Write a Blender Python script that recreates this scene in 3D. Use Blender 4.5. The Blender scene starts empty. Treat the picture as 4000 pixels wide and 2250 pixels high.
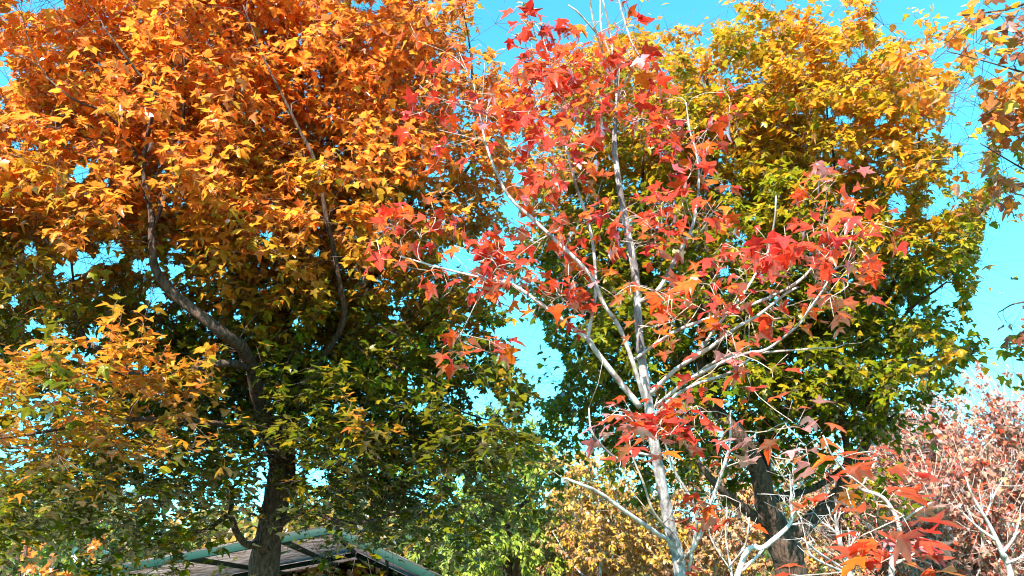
import bpy, math, random
import numpy as np
from mathutils import Vector

R = np.random.default_rng(7)
random.seed(7)
scn = bpy.context.scene
COL = scn.collection

# ---------------------------------------------------------------- camera
PITCH = math.radians(22.0)
FPX = 2910.0                       # focal length in photo pixels (4000 wide)
CAM = np.array([0.0, 0.0, 1.6])
cam_d = bpy.data.cameras.new("camera")
cam_d.sensor_width = 36.0
cam_d.lens = FPX / 4000.0 * 36.0
cam_d.clip_start = 0.05
cam_d.clip_end = 2000.0
cam = bpy.data.objects.new("camera", cam_d)
COL.objects.link(cam)
cam.location = CAM
cam.rotation_euler = (math.pi / 2 + PITCH, 0, 0)
scn.camera = cam
RIGHT = np.array([1.0, 0, 0])
FWD = np.array([0, math.cos(PITCH), math.sin(PITCH)])
UP = np.array([0, -math.sin(PITCH), math.cos(PITCH)])

# ---------------------------------------------------------------- light
SUN_EL = math.radians(38)
SUN_AZ = math.radians(-158)         # measured from the view direction, negative = to the left
sun_dir = np.array([math.sin(SUN_AZ) * math.cos(SUN_EL), math.cos(SUN_AZ) * math.cos(SUN_EL), math.sin(SUN_EL)])
w = bpy.data.worlds.new("World")
scn.world = w
w.use_nodes = True
nt = w.node_tree
nt.nodes.clear()
sky = nt.nodes.new("ShaderNodeTexSky")
sky.sky_type = 'NISHITA'
sky.sun_disc = False
sky.sun_elevation = SUN_EL
sky.sun_rotation = SUN_AZ
sky.air_density = 1.0
sky.dust_density = 0.0
sky.altitude = 3000
sky.ozone_density = 1.0
tint = nt.nodes.new("ShaderNodeMix")
tint.data_type = 'RGBA'
tint.blend_type = 'MULTIPLY'
tint.inputs[0].default_value = 1.0
tint.inputs[7].default_value = (0.40, 1.30, 1.15, 1)
bg = nt.nodes.new("ShaderNodeBackground")
bg.inputs[1].default_value = 0.138
wo = nt.nodes.new("ShaderNodeOutputWorld")
nt.links.new(sky.outputs[0], tint.inputs[6])
nt.links.new(tint.outputs[2], bg.inputs[0])
nt.links.new(bg.outputs[0], wo.inputs[0])
sl = bpy.data.lights.new("sun", 'SUN')
sl.energy = 5.0
sl.angle = math.radians(0.5)
sl.color = (1.0, 0.95, 0.86)
so = bpy.data.objects.new("sun", sl)
COL.objects.link(so)
so.rotation_euler = Vector(sun_dir).to_track_quat('Z', 'Y').to_euler()

scn.view_settings.view_transform = 'Standard'
scn.view_settings.look = 'None'
scn.view_settings.exposure = 2.1
scn.view_settings.gamma = 1.0
scn.view_settings.use_curve_mapping = False
scn.render.engine = 'CYCLES'
scn.cycles.max_bounces = 12
scn.cycles.diffuse_bounces = 9
scn.cycles.glossy_bounces = 2
scn.cycles.transmission_bounces = 5
scn.cycles.transparent_max_bounces = 4
scn.cycles.sample_clamp_indirect = 6.0
scn.cycles.caustics_reflective = False
scn.cycles.caustics_refractive = False
scn.cycles.filter_width = 1.1
scn.render.filter_size = 1.1

# ---------------------------------------------------------------- helpers
def norm(v):
    v = np.asarray(v, float)
    return v / (np.linalg.norm(v, axis=-1, keepdims=True) + 1e-9)

def at(px, py, d):
    return CAM + FWD * d + RIGHT * ((px - 2000) / FPX * d) + UP * ((1125 - py) / FPX * d)

def project(p):
    q = p - CAM
    d = q @ FWD
    d = np.where(np.abs(d) < 1e-3, 1e-3, d)
    return 2000 + FPX * (q @ RIGHT) / d, 1125 - FPX * (q @ UP) / d, d

def mesh_obj(name, verts, faces_flat, sizes, mat, parent=None, col=None, smooth=False):
    me = bpy.data.meshes.new(name)
    verts = np.asarray(verts, np.float32)
    faces_flat = np.asarray(faces_flat, np.int32)
    sizes = np.asarray(sizes, np.int32)
    me.vertices.add(len(verts))
    me.vertices.foreach_set("co", verts.ravel())
    me.loops.add(len(faces_flat))
    me.loops.foreach_set("vertex_index", faces_flat)
    me.polygons.add(len(sizes))
    me.polygons.foreach_set("loop_start", np.concatenate([[0], np.cumsum(sizes)[:-1]]).astype(np.int32))
    me.polygons.foreach_set("loop_total", sizes)
    if smooth:
        me.polygons.foreach_set("use_smooth", np.ones(len(sizes), bool))
    if col is not None:
        a = me.color_attributes.new("leaf_colour", 'FLOAT_COLOR', 'POINT')
        a.data.foreach_set("color", np.asarray(col, np.float32).ravel())
    me.update(calc_edges=True)
    me.validate()
    me.materials.append(mat)
    o = bpy.data.objects.new(name, me)
    COL.objects.link(o)
    if parent is not None:
        o.parent = parent
        o.matrix_parent_inverse = parent.matrix_world.inverted()
    return o

def empty(name, loc, label, cat, group=None):
    o = bpy.data.objects.new(name, None)
    COL.objects.link(o)
    o.location = loc
    o.matrix_world = __import__('mathutils').Matrix.Translation(Vector(loc))
    o["label"] = label
    o["category"] = cat
    if group:
        o["group"] = group
    return o

class Tubes:
    def __init__(s):
        s.v, s.f, s.sz, s.n = [], [], [], 0
    def add(s, pts, rad, k=6, wob=0.0):
        pts = np.asarray(pts, float)
        rad = np.asarray(rad, float)
        m = len(pts)
        t = np.gradient(pts, axis=0)
        t = norm(t)
        ref = np.array([0.31, 0.2, 0.93]) if abs(t[0][2]) < 0.9 else np.array([1.0, 0.1, 0.05])
        a = norm(np.cross(t, ref))
        b = np.cross(t, a)
        ang = np.linspace(0, 2 * math.pi, k, endpoint=False)
        rr = rad[:, None] * (1 + (R.normal(0, wob, (m, k)) if wob else 0))
        ring = pts[:, None, :] + rr[..., None] * (np.cos(ang)[None, :, None] * a[:, None, :] + np.sin(ang)[None, :, None] * b[:, None, :])
        s.v.append(ring.reshape(-1, 3))
        i = np.arange(m - 1)[:, None] * k
        j = np.arange(k)[None, :]
        q = np.stack([i + j, i + (j + 1) % k, i + k + (j + 1) % k, i + k + j], -1).reshape(-1, 4) + s.n
        s.f.append(q.ravel())
        s.sz.append(np.full(len(q), 4))
        s.f.append(np.arange(k)[::-1] + s.n)
        s.sz.append(np.array([k]))
        s.f.append(np.arange(k) + s.n + (m - 1) * k)
        s.sz.append(np.array([k]))
        s.n += m * k
    def build(s, name, mat, parent=None):
        return mesh_obj(name, np.concatenate(s.v), np.concatenate(s.f), np.concatenate(s.sz), mat, parent, smooth=True)

def smooth_path(pts, per=5):
    """Catmull-Rom through rows of (x,y,z,r)."""
    p = np.asarray(pts, float)
    if len(p) < 3:
        t = np.linspace(0, 1, per * 2)[:, None]
        return p[0] * (1 - t) + p[-1] * t
    q = np.vstack([2 * p[0] - p[1], p, 2 * p[-1] - p[-2]])
    out = []
    for i in range(1, len(q) - 2):
        for t in np.linspace(0, 1, per, endpoint=False):
            out.append(0.5 * (2 * q[i] + (q[i + 1] - q[i - 1]) * t + (2 * q[i - 1] - 5 * q[i] + 4 * q[i + 1] - q[i + 2]) * t * t
                              + (3 * q[i] - q[i - 1] - 3 * q[i + 1] + q[i + 2]) * t ** 3))
    out.append(p[-1])
    out = np.array(out)
    out[:, 3] = np.maximum(out[:, 3], 0.0012)
    return out

def pixel_path(rows, d0=None):
    """rows (px, py, depth, width in photo pixels) -> (x,y,z,r)."""
    out = []
    for px, py, d, wd in rows:
        out.append(np.append(at(px, py, d), wd * 0.5 * d / FPX))
    return np.array(out)

# ---------------------------------------------------------------- materials
def new_mat(name):
    m = bpy.data.materials.new(name)
    m.use_nodes = True
    m.node_tree.nodes.clear()
    return m, m.node_tree.nodes, m.node_tree.links

def leaf_mat(name, trans=0.62, gloss=0.5, rough=0.32, sat=1.0):
    m, N, L = new_mat(name)
    at_ = N.new("ShaderNodeAttribute"); at_.attribute_name = "leaf_colour"
    nz = N.new("ShaderNodeTexNoise"); nz.inputs["Scale"].default_value = 70; nz.inputs["Detail"].default_value = 3
    geo = N.new("ShaderNodeNewGeometry")
    L.new(geo.outputs["Position"], nz.inputs["Vector"])
    mr = N.new("ShaderNodeMapRange"); mr.inputs[1].default_value = 0.3; mr.inputs[2].default_value = 0.7
    mr.inputs[3].default_value = 0.72; mr.inputs[4].default_value = 1.15
    L.new(nz.outputs[0], mr.inputs[0])
    mul = N.new("ShaderNodeVectorMath"); mul.operation = 'SCALE'
    L.new(at_.outputs["Color"], mul.inputs[0]); L.new(mr.outputs[0], mul.inputs["Scale"])
    dif = N.new("ShaderNodeBsdfDiffuse")
    L.new(mul.outputs[0], dif.inputs[0])
    tr = N.new("ShaderNodeBsdfTranslucent")
    L.new(mul.outputs[0], tr.inputs[0])
    mx = N.new("ShaderNodeMixShader"); mx.inputs[0].default_value = trans
    L.new(dif.outputs[0], mx.inputs[1]); L.new(tr.outputs[0], mx.inputs[2])
    gl = N.new("ShaderNodeBsdfGlossy"); gl.inputs["Roughness"].default_value = rough
    fr = N.new("ShaderNodeFresnel"); fr.inputs[0].default_value = 1.45
    fm = N.new("ShaderNodeMath"); fm.operation = 'MULTIPLY'; fm.inputs[1].default_value = gloss
    L.new(fr.outputs[0], fm.inputs[0])
    mg = N.new("ShaderNodeMixShader")
    L.new(fm.outputs[0], mg.inputs[0]); L.new(mx.outputs[0], mg.inputs[1]); L.new(gl.outputs[0], mg.inputs[2])
    o = N.new("ShaderNodeOutputMaterial")
    L.new(mg.outputs[0], o.inputs[0])
    return m

def bark_mat(name, c1, c2, scale=9, stretch=0.18, bump=0.6, blotch=None):
    m, N, L = new_mat(name)
    geo = N.new("ShaderNodeNewGeometry")
    mp = N.new("ShaderNodeMapping"); mp.inputs["Scale"].default_value = (1, 1, stretch)
    L.new(geo.outputs["Position"], mp.inputs[0])
    nz = N.new("ShaderNodeTexNoise"); nz.inputs["Scale"].default_value = scale * 6; nz.inputs["Detail"].default_value = 6
    nz.inputs["Roughness"].default_value = 0.65
    L.new(mp.outputs[0], nz.inputs["Vector"])
    cr = N.new("ShaderNodeValToRGB")
    cr.color_ramp.elements[0].position = 0.36; cr.color_ramp.elements[0].color = (*c1, 1)
    cr.color_ramp.elements[1].position = 0.64; cr.color_ramp.elements[1].color = (*c2, 1)
    L.new(nz.outputs[0], cr.inputs[0])
    colour = cr.outputs[0]
    if blotch:
        n2 = N.new("ShaderNodeTexNoise"); n2.inputs["Scale"].default_value = 14; n2.inputs["Detail"].default_value = 4
        L.new(geo.outputs["Position"], n2.inputs["Vector"])
        r2 = N.new("ShaderNodeValToRGB")
        r2.color_ramp.elements[0].position = 0.52; r2.color_ramp.elements[0].color = (0, 0, 0, 1)
        r2.color_ramp.elements[1].position = 0.60; r2.color_ramp.elements[1].color = (1, 1, 1, 1)
        L.new(n2.outputs[0], r2.inputs[0])
        mx = N.new("ShaderNodeMix"); mx.data_type = 'RGBA'
        L.new(r2.outputs[0], mx.inputs[0]); L.new(colour, mx.inputs[6]); mx.inputs[7].default_value = (*blotch, 1)
        colour = mx.outputs[2]
    b = N.new("ShaderNodeBsdfPrincipled")
    b.inputs["Roughness"].default_value = 0.85
    b.inputs["Specular IOR Level"].default_value = 0.25
    L.new(colour, b.inputs["Base Color"])
    bp = N.new("ShaderNodeBump"); bp.inputs["Strength"].default_value = bump; bp.inputs["Distance"].default_value = 0.02
    L.new(nz.outputs[0], bp.inputs["Height"]); L.new(bp.outputs[0], b.inputs["Normal"])
    o = N.new("ShaderNodeOutputMaterial")
    L.new(b.outputs[0], o.inputs[0])
    return m

M_LEAF = leaf_mat("maple_leaf", 0.6, 0.30, 0.30)
M_RED = leaf_mat("red_leaf", 0.56, 0.38, 0.3)
M_FAR = leaf_mat("far_leaf", 0.55, 0.6, 0.35)
M_BARK = bark_mat("brown_bark", (0.020, 0.012, 0.008), (0.125, 0.073, 0.050), 8, 0.14, 1.0)
M_TWIG = bark_mat("dark_twig_bark", (0.06, 0.035, 0.03), (0.16, 0.1, 0.085), 12, 0.5, 0.2)
M_PALE = bark_mat("pale_bark", (0.25, 0.215, 0.20), (0.58, 0.54, 0.52), 6, 0.35, 0.35, (0.17, 0.135, 0.12))
M_GREY = bark_mat("grey_bark", (0.10, 0.083, 0.083), (0.40, 0.365, 0.36), 5, 0.22, 0.5, (0.12, 0.095, 0.09))
M_PALETWIG = bark_mat("pale_twig_bark", (0.24, 0.17, 0.13), (0.50, 0.41, 0.35), 10, 0.5, 0.15)

# ---------------------------------------------------------------- leaves
def lobes(half, tip):
    h = np.array(half, float)
    return np.vstack([[[0, 0]], h, [tip], (h * [-1, 1])[::-1]])

T3 = lobes([(0.17, -0.06), (0.36, 0.06), (0.66, 0.34), (0.42, 0.39), (0.23, 0.47), (0.22, 0.64), (0.13, 0.82)], (0, 1.04))
T5 = lobes([(0.14, -0.09), (0.43, -0.15), (0.31, 0.09), (0.48, 0.26), (0.76, 0.54), (0.44, 0.48), (0.22, 0.46), (0.25, 0.66), (0.14, 0.86)], (0, 1.08))
T3W = lobes([(0.2, -0.02), (0.42, 0.14), (0.56, 0.42), (0.34, 0.46), (0.30, 0.6), (0.2, 0.8)], (0.0, 0.98))
TN = lobes([(0.10, 0.18), (0.15, 0.45), (0.09, 0.78)], (0, 1.05))
TO = lobes([(0.24, 0.12), (0.32, 0.42), (0.2, 0.75)], (0, 1.0))

class Leaves:
    def __init__(s):
        s.v, s.f, s.c, s.n, s.count = [], [], [], 0, 0
    def add(s, pos, axis, normal, size, colour, tmpl, tips=None, petiole=None, fold=0.35, curl=0.5):
        n = len(pos)
        if n == 0:
            return
        Y = norm(axis)
        X = norm(np.cross(Y, normal))
        Z = np.cross(X, Y)
        T = np.vstack([[[0, 0.36]], tmpl])
        k = len(T)
        x = T[None, :, 0] * R.uniform(0.85, 1.12, (n, 1)) + R.normal(0, 0.028, (n, k))
        y = T[None, :, 1] + R.normal(0, 0.028, (n, k))
        fo = R.normal(fold, 0.45, (n, 1))
        cu = R.normal(curl, 0.5, (n, 1))
        tw = R.normal(0, 0.25, (n, 1))
        z = fo * np.abs(x) ** 1.3 * 0.8 - cu * (y ** 2) * 0.45 - np.maximum(cu, 0) * x * x * 0.5 + tw * x * y
        S = size[:, None, None]
        V = pos[:, None, :] + S * (x[..., None] * X[:, None] + y[..., None] * Y[:, None] + z[..., None] * Z[:, None])
        C = np.repeat(colour[:, None, :], k, 1)
        if tips is not None:
            rad = np.clip(np.hypot(T[:, 0], T[:, 1] - 0.36) / 0.6, 0, 1)[None, :, None]
            C = C * (1 - rad) + tips[:, None, :] * rad
        C = C * R.uniform(0.82, 1.12, (n, k, 1))
        o = np.arange(1, k)
        tri = np.stack([np.zeros(k - 1, int), o, np.roll(o, -1)], -1)
        F = (np.arange(n)[:, None, None] * k + tri[None]).reshape(-1, 3) + s.n
        s.v.append(V.reshape(-1, 3)); s.f.append(F)
        s.c.append(np.concatenate([C, np.ones((n, k, 1))], -1).reshape(-1, 4))
        s.n += n * k
        if petiole is not None:
            wv = X * 0.0011
            P3 = np.stack([pos - wv, pos + wv, petiole + wv * 0.8, petiole - wv * 0.8], 1)
            q = np.arange(n)[:, None] * 4 + s.n
            F2 = np.concatenate([q + [0, 1, 2], q + [0, 2, 3]], 0)
            s.v.append(P3.reshape(-1, 3)); s.f.append(F2)
            pc = np.concatenate([colour * 0.55 + 0.02, np.ones((n, 1))], -1)
            s.c.append(np.repeat(pc, 4, 0)); s.n += n * 4
        s.count += n
    def build(s, name, mat, parent):
        F = np.concatenate(s.f)
        return mesh_obj(name, np.concatenate(s.v), F.ravel(), np.full(len(F), 3), mat, parent, col=np.concatenate(s.c))

def pick(pal, n):
    """pal: list of (weight, (r,g,b))."""
    wts = np.array([p[0] for p in pal], float); wts /= wts.sum()
    c = np.array([p[1] for p in pal])
    base = c[R.choice(len(pal), n, p=wts)]
    return base * R.uniform(0.8, 1.15, (n, 1)) * R.uniform(0.9, 1.1, (n, 3))

# openings in the crowns where sky or a limb shows: (px, py, rx, ry, keep, nearer than, farther than)
GAPS = []
def gaps(rows, near=0.0, far=99.0, keep=0.04, grow=1.0):
    for g in rows:
        GAPS.append((g[0], g[1], g[2] * grow, g[3] * grow, keep, near, far, g[4] if len(g) > 4 else 0.0))

def gap_mask(p):
    x, y, d = project(p)
    ok = np.ones(len(p), bool)
    rnd = R.random(len(p))
    wob = R.uniform(0.8, 1.12, len(p))
    for gx, gy, rx, ry, keep, near, far, rot in GAPS:
        c, s = math.cos(math.radians(rot)), math.sin(math.radians(rot))
        u, v = x - gx, y - gy
        e = ((u * c + v * s) / rx) ** 2 + ((-u * s + v * c) / ry) ** 2
        ok &= ~((e < wob) & (rnd > keep) & (d > near) & (d < far))
    return ok

def value_noise(p, scale, seed):
    """cheap smooth noise in 0..1"""
    q = p * scale
    r = np.random.default_rng(seed)
    out = np.zeros(len(p))
    for _ in range(6):
        k = r.normal(0, 1, 3); ph = r.uniform(0, 6.28)
        out += np.sin(q @ k + ph)
    return np.clip(0.5 + out / 6.0 * 0.95, 0, 1)

# ---------------------------------------------------------------- tree grower
def grow_tree(name, label, cat, group, base, trunk_rows, limb_rows, blobs, spacing, per_sub, subs, leaf_size, colour_fn,
              bark, twig_mat, leafm, templates, twig_len=(0.16, 0.34), droop=0.45, k_trunk=14, limb_name="limb", use_gaps=True,
              twig_scale=1.0, petiole=0.04, seed=1, facing=0.0, flat_below=-9.0, sunward=0.3, min_z=1.2, sep=0.62, clusters=None, clear=None, bare=0, trunk_mat=None, thin=1.0):
    global R
    R = np.random.default_rng(seed)
    root = empty(name, base, label, cat, group)
    tp = smooth_path(trunk_rows)
    tb = Tubes(); tb.add(tp[:, :3], tp[:, 3], k_trunk, 0.035)
    trunk = tb.build("trunk", trunk_mat or bark, root)
    nodes = [tp[:, :3]]; nrad = [tp[:, 3]]
    for rows in limb_rows:
        lp = smooth_path(rows)
        lb = Tubes(); lb.add(lp[:, :3], lp[:, 3], 9 if lp[0, 3] > 0.012 else 6, 0.03)
        lb.build(limb_name, bark if lp[0, 3] > 0.006 else twig_mat, trunk)
        nodes.append(lp[:, :3]); nrad.append(lp[:, 3])
    nodes = np.concatenate(nodes); nrad = np.concatenate(nrad)
    ndir = norm(np.gradient(nodes, axis=0))
    # foliage clumps
    A, info = [], []
    blobs = [b[:5] + (b[5] * thin,) + tuple(b[6:]) for b in blobs] if blobs else blobs
    if clusters is None:
        for b in blobs:
            px, py, d, rx, ry, rd = b[:6]
            turn = b[6] if len(b) > 6 else 0.0
            dens = b[7] if len(b) > 7 else 1.0
            c = at(px, py, d); ax, ay = rx * d / FPX, ry * d / FPX
            vol = 4.19 * ax * ay * rd
            n = int(vol / (spacing ** 3) * 1.3 * dens) + 2
            u = norm(R.normal(0, 1, (n, 3))) * (R.random((n, 1)) ** 0.42)
            u *= np.where(R.random((n, 1)) < 0.16, R.uniform(1.05, 1.32, (n, 1)), 1.0)      # stray sprays beyond the outline
            p = c + u[:, :1] * ax * RIGHT + u[:, 1:2] * ay * UP + u[:, 2:] * rd * FWD
            for q in p:
                if q[2] < min_z:
                    continue
                if A:
                    dd = np.linalg.norm(np.array(A[-900:]) - q, axis=1).min()
                    if dd < spacing * sep:
                        continue
                A.append(q); info.append((turn,))
    else:
        for (px, py, d, rx, ry, n, kind) in clusters:
            for _ in range(n):
                u = R.normal(0, 0.55, 2).clip(-1.1, 1.1)
                A.append(at(px + u[0] * rx, py + u[1] * ry, d + R.normal(0, 0.10)))
                info.append((kind,))
    A = np.array(A); info = np.array(info)[:, 0]
    clump_turn = R.normal(0, 0.16, len(A))
    order = np.argsort([np.linalg.norm(nodes - a, axis=1).min() for a in A])
    tw = Tubes()
    lv = Leaves()
    P0, DIR, TURN, PT = [], [], [], []
    for i in order:
        a = A[i]
        v = a - nodes
        dist = np.linalg.norm(v, axis=1)
        cost = dist * (1.15 - 0.35 * np.einsum('ij,ij->i', v / (dist[:, None] + 1e-6), ndir)) + np.maximum(-v[:, 2], 0) * 0.3
        j = int(np.argmin(cost)); L = dist[j]
        p0 = nodes[j]
        ctrl = p0 + ndir[j] * 0.35 * L + np.array([0, 0, 0.10 * L]) + R.normal(0, 0.06 * L, 3)
        m = max(4, int(L / 0.09))
        t = np.linspace(0, 1, m)[:, None]
        path = (1 - t) ** 2 * p0 + 2 * t * (1 - t) * ctrl + t * t * a + R.normal(0, 0.006 * min(L, 1), (m, 3)) * (t > 0)
        r0 = min(nrad[j] * 0.7, 0.0025 + 0.006 * L) * twig_scale
        rr = r0 + (0.0017 * twig_scale - r0) * t[:, 0]
        rr = np.maximum(rr, 0.0014)
        tw.add(path, rr, 5 if r0 > 0.004 else 4)
        nodes = np.concatenate([nodes, path[1:]]); nrad = np.concatenate([nrad, rr[1:]])
        pd = norm(np.gradient(path, axis=0)); ndir = np.concatenate([ndir, pd[1:]])
        e = pd[-1]
        for sidx in range(subs):
            sd = norm(e * 0.9 + R.normal(0, 0.75, 3) + np.array([0, 0, 0.15]))
            ln = R.uniform(*twig_len)
            st = a if sidx else a
            nn = per_sub
            tt = (np.arange(nn) + R.uniform(0.3, 1.0, nn)) / nn
            sag = np.array([0, 0, -0.12 * ln])
            pts = st + sd * (tt[:, None] * ln) + sag * (tt[:, None] ** 2)
            tpth = np.array([st, st + sd * ln * 0.5 + sag * 0.25, st + sd * ln + sag])
            tw.add(tpth, np.array([0.0017, 0.0014, 0.001]) * twig_scale, 3)
            side = norm(np.cross(sd, R.normal(0, 1, (nn, 3))))
            pdir = norm(sd * 0.55 + side + np.array([0, 0, 0.05]))
            PT.append(pts); DIR.append(pdir); TURN.append(np.full(nn, info[i] + (clump_turn[i] if clusters is None else 0.0)))
    PT = np.concatenate(PT); DIR = np.concatenate(DIR); TURN = np.concatenate(TURN)
    n = len(PT)
    size = leaf_size * R.uniform(0.5, 1.3, n)
    POS = PT + DIR * (petiole * R.uniform(0.6, 1.3, n))[:, None]
    ok = gap_mask(POS + DIR * (size * 0.4)[:, None]) if use_gaps else np.ones(n, bool)
    if clear is not None:
        qx, qy, qd = project(POS + DIR * (size * 0.5)[:, None])
        cx_ = np.interp(qy, [c[1] for c in clear], [c[0] for c in clear])
        ok &= ~((np.abs(qx - cx_) < 45) & (qy > clear[0][1]) & (qd < clear[0][2]) & (R.random(n) < 0.85) & ~((qy > 1590) & (qy < 1740)) & ~((qy > 1080) & (qy < 1150)))
    PT, DIR, TURN, POS, size = PT[ok], DIR[ok], TURN[ok], POS[ok], size[ok]
    n = len(PT)
    horiz = DIR * [1, 1, 0.35]
    axis = norm(horiz + np.array([0, 0, -1.0]) * R.uniform(0.0, 2 * droop, (n, 1)) + R.normal(0, 0.18, (n, 3)))
    tocam = norm(CAM - POS)
    low = (POS[:, 2:3] < flat_below + R.normal(0, 0.15, (n, 1))).astype(float)      # lower sprays hold their leaves level
    axis = norm(axis * (np.array([1, 1, 1.0]) - low * np.array([0, 0, 0.75])))
    nrm = norm(np.array([0, 0, 1.0]) + R.normal(0, 0.42, (n, 3)) * (1 - 0.55 * low) + sunward * sun_dir * (1 - low) - facing * tocam * (1 - low))
    colr, tips = colour_fn(POS, TURN, n)
    tid = R.integers(0, len(templates), n)
    for k, T in enumerate(templates):
        mk = tid == k
        lv.add(POS[mk], axis[mk], nrm[mk], size[mk], colr[mk], T, tips[mk], PT[mk] if petiole > 0.02 else None)
    for _ in range(bare):
        j = R.integers(0, len(nodes)); sdir = norm(ndir[j] * 0.8 + R.normal(0, 0.6, 3) + np.array([0, 0, 0.3])); ln = R.uniform(0.06, 0.22)
        if nodes[j][2] < 1.3 or nrad[j] < 0.0015:
            continue
        w_ = min(nrad[j] * 0.6, 0.0024); m_ = nodes[j] + sdir * ln * 0.5 + R.normal(0, 0.008, 3)
        tw.add(np.array([nodes[j], m_, m_ + norm(sdir + np.array([0, 0, 0.3])) * ln * 0.5]), np.array([w_, w_ * 0.75, 0.0008]), 4)
    twigs = tw.build("twig_sprays", twig_mat, root)
    lv.build("crown", leafm, root)
    print(name, "clumps", len(A), "leaves", lv.count)
    return root

def ramp_colour(z0, z1, low, mid, high, seed, tipmix=0.25, tipcol=(0.5, 0.08, 0.015), nscale=1.6, namp=0.35):
    """leaves turn from the top of the crown downwards, with patches"""
    def fn(p, turn, n):
        t = (p[:, 2] - z0) / (z1 - z0) + (value_noise(p, nscale, seed) - 0.5) * 2 * namp + turn + R.normal(0, 0.13, n)
        c = np.zeros((n, 3))
        lo, mi, hi = pick(low, n), pick(mid, n), pick(high, n)
        a = np.clip(t * 2, 0, 1)[:, None]; b = np.clip(t * 2 - 1, 0, 1)[:, None]
        c = lo * (1 - a) + mi * a
        c = c * (1 - b) + hi * b
        k = (R.random((n, 1)) * tipmix * np.clip(t, 0.15, 1)[:, None])
        return c, c * (1 - k) + np.array(tipcol) * k
    return fn

def flat_colour(pal, tipmix=0.3, tipcol=(0.4, 0.05, 0.02)):
    def fn(p, turn, n):
        c = pick(pal, n)
        k = R.random((n, 1)) * tipmix
        return c, c * (1 - k) + np.array(tipcol) * k
    return fn

# palettes (linear reflectance of the leaves)
ORANGE = [(5, (0.90, 0.275, 0.035)), (3, (0.90, 0.33, 0.035)), (2, (0.88, 0.20, 0.03)), (1, (0.72, 0.36, 0.03)), (0.5, (0.5, 0.36, 0.03)), (0.6, (0.38, 0.16, 0.05))]
AMBER = [(3, (0.70, 0.29, 0.02)), (3, (0.52, 0.30, 0.02)), (2, (0.36, 0.30, 0.02)), (1, (0.8, 0.22, 0.03)), (0.7, (0.34, 0.15, 0.05))]
OLIVE = [(4, (0.17, 0.165, 0.006)), (3.5, (0.11, 0.145, 0.005)), (1.6, (0.26, 0.20, 0.007)), (0.5, (0.5, 0.24, 0.01))]
GOLD = [(4, (0.80, 0.335, 0.016)), (3.5, (0.84, 0.27, 0.018)), (1.6, (0.64, 0.39, 0.02)), (0.8, (0.48, 0.4, 0.02))]
YGREEN = [(3, (0.44, 0.34, 0.012)), (3, (0.30, 0.31, 0.01)), (2, (0.58, 0.31, 0.014)), (1.2, (0.2, 0.25, 0.01))]
GREEN = [(3, (0.17, 0.19, 0.005)), (3, (0.12, 0.155, 0.005)), (2, (0.25, 0.22, 0.006)), (0.6, (0.42, 0.28, 0.01))]
REDS = [(4, (0.80, 0.066, 0.028)), (2.4, (0.82, 0.11, 0.018)), (3, (0.72, 0.045, 0.034)), (1.2, (0.84, 0.19, 0.015))]

# sky openings
gaps([(140, 10, 150, 45), (10, 270, 40, 90), (0, 400, 30, 40), (70, 560, 40, 35), (130, 575, 35, 30), (320, 660, 45, 60, 30),
      (300, 1030, 100, 55, -15), (430, 985, 70, 60, -20), (250, 1060, 60, 30), (580, 1035, 75, 40), (690, 1050, 40, 30),
      (600, 1150, 50, 45), (370, 1300, 45, 55), (310, 1385, 75, 35), (550, 1430, 60, 35), (120, 975, 35, 30), (60, 1170, 40, 30),
      (120, 1280, 30, 35), (170, 1350, 35, 25), (690, 975, 40, 25), (800, 1220, 30, 15), (930, 1230, 25, 30), (1240, 1860, 60, 45),
      (1040, 915, 40, 30), (1110, 920, 25, 20), (1240, 985, 25, 25), (420, 700, 30, 20), (1545, 1235, 30, 25),
      (1890, 1560, 60, 50), (1940, 1600, 50, 30), (1850, 1520, 40, 25), (1460, 1830, 40, 22), (1780, 1905, 45, 28),
      (1290, 2010, 35, 25), (1405, 2060, 22, 30), (1245, 2030, 14, 25), (410, 2040, 55, 40, -20), (390, 2150, 55, 50), (430, 2110, 30, 40),
      (500, 1910, 40, 30), (920, 1880, 35, 25), (1210, 1640, 18, 40), (1310, 1590, 25, 30), (1640, 1590, 35, 28), (1560, 1560, 30, 20)], grow=0.92)
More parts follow.
